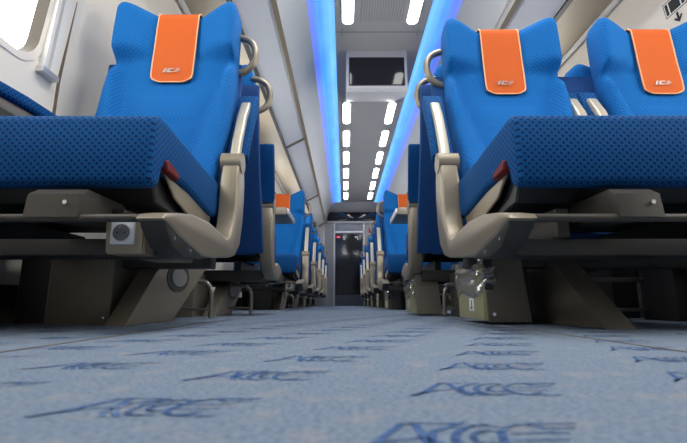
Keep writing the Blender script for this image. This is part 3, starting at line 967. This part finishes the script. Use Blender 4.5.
add_box(bm, .545, .605, Y1-.006, Y1, 1.60, 1.72, .003, 1)
tag(finish('emergency_handle', bm, M['red_plastic']), 'small red emergency handle on the end wall right of the door', 'emergency handle')

bm = bmesh.new(); add_box(bm, DX0-.05, DX1+.05, Y1+.085, Y1+.10, 0, 1.95); struct(finish('wall_light_block', bm, M['door_panel']))  # panel added behind the door to block daylight leaking under the leaf
# rear of the coach behind the camera
bm = bmesh.new(); add_box(bm, -1.05, 1.64, Y0-.08, Y0, 0, 2.4); struct(finish('wall_rear', bm, M['wall']))

# blind guide rail beside the near left window, with its end hook, and the panel joint
bm = bmesh.new()
def railbox(y0, y1, z0, z1, d0, d1, mi):
    vs = []
    for d in (d0, d1):
        for y, z in ((y0, z0), (y1, z0), (y1, z1), (y0, z1)):
            vs.append(bm.verts.new(wall_point(-1, y, z)+Vector((d, 0, 0))))
    for q in ((0,1,2,3),(7,6,5,4),(0,4,5,1),(1,5,6,2),(2,6,7,3),(3,7,4,0)): bm.faces.new([vs[i] for i in q]).material_index = mi
for za, zb in ((.803, 1.15), (1.15, 1.60)):
    railbox(1.232, 1.246, za, zb, -.002, .022, 0); railbox(1.246, 1.262, za, zb, -.002, .008, 1)
    railbox(1.262, 1.274, za, zb, -.002, .020, 0); railbox(1.274, 1.300, za, zb, -.002, .010, 0)
rl = finish('blind_rail', bm, [M['white_trim'], M['alu']], smooth=.3)
bm = bmesh.new()
railbox(1.225, 1.300, .788, .806, -.002, .026, 0)
finish('end_stop', bm, M['alu'], rl, smooth=.3)
tag(rl, 'pale blind guide rail on the left wall beside the near window', 'blind rail')
bm = bmesh.new()
for za, zb in ((.11, .80), (.80, 1.15), (1.15, 1.64)): railbox(1.326, 1.330, za, zb, -.010, .009, 0)
struct(finish('trim_10', bm, M['frame_grey']))

# luggage pictogram on the pillar of the right wall: suitcase and an arrow
bm = bmesh.new()
def on_wall(y, z, d=.0015): return wall_point(1, y, z)+Vector((-d, 0, 0))
def wpoly(pts, mi, d):
    f = bm.faces.new([bm.verts.new(on_wall(y, z, d)) for y, z in pts]); f.material_index = mi
sy, sz, sk = 1.70, 1.392, .60
def rect(y0, y1, z0, z1, mi, d): wpoly([(sy+y0*sk, sz+z0*sk), (sy+y1*sk, sz+z0*sk), (sy+y1*sk, sz+z1*sk), (sy+y0*sk, sz+z1*sk)], mi, d)
rect(-.10, .10, -.045, .075, 1, .0010); rect(-.094, .094, -.039, .069, 0, .0012)
rect(-.085, -.060, -.030, .060, 1, .0016); rect(-.048, .048, -.030, .060, 1, .0016); rect(.060, .085, -.030, .060, 1, .0016)
rect(-.03, .03, .078, .086, 1, .0016)
rect(-.010, .010, -.115, -.055, 1, .0016)
wpoly([(sy+a*sk, sz+b*sk) for a, b in ((-.04, -.095), (0, -.135), (.04, -.095), (.028, -.085), (0, -.112), (-.028, -.085))], 1, .0018)
sg = finish('luggage_sign', bm, [M['white_label'], M['sign_black']])
tag(sg, 'black suitcase pictogram with a down arrow on the right wall pillar', 'sign')

# ------------------------------------------------------------------ light
w = bpy.data.worlds.new('World'); S.world = w; w.use_nodes = True
bg = w.node_tree.nodes['Background']
bg.inputs[0].default_value = (1.0, .97, .92, 1); bg.inputs[1].default_value = 5.6
def area(name, loc, rot, sx, sy, power, col=(1, 1, 1)):
    l = bpy.data.lights.new(name, 'AREA'); l.shape = 'RECTANGLE'; l.size = sx; l.size_y = sy; l.energy = power; l.color = col
    o = bpy.data.objects.new(name, l); o.location = loc; o.rotation_euler = rot; COL.objects.link(o); return o
# the two lamp rows go on over and behind the camera
for x in (CX-.262, CX+.245):
    for y in (1.62, .85, .08):
        area('lamp_overhead', (x, y, CEIL-.012), (0, 0, 0), .10, .55, 6.5, (1, .985, .95))
# window openings guide daylight sampling
for side in (-1, 1):
    for (a, b) in wins[side]:
        p = wall_point(side, (a+b)/2, (WZ0+WZ1)/2)+Vector((side*.09, 0, 0))
        o = area('daylight_portal', p, (0, side*PI/2, 0), WZ1-WZ0+.05, b-a+.05, 1)
        o.data.cycles.is_portal = True

# ------------------------------------------------------------------ camera
cam = bpy.data.cameras.new('camera'); co = bpy.data.objects.new('camera', cam); COL.objects.link(co)
cam.sensor_width = 36; cam.lens = 420/687*36
cam.clip_start = .01
co.location = (0, 0, .058)
th = math.atan((303-221.5)/420)
co.rotation_euler = (PI/2+th, 0, .9/420)
cam.dof.use_dof = True; cam.dof.focus_distance = 1.35; cam.dof.aperture_fstop = 9
S.camera = co
S.view_settings.view_transform = 'Standard'; S.view_settings.look = 'None'
S.view_settings.exposure = 0.0; S.view_settings.gamma = 1
S.cycles.use_denoising = True
S.cycles.max_bounces = 10; S.cycles.transparent_max_bounces = 12
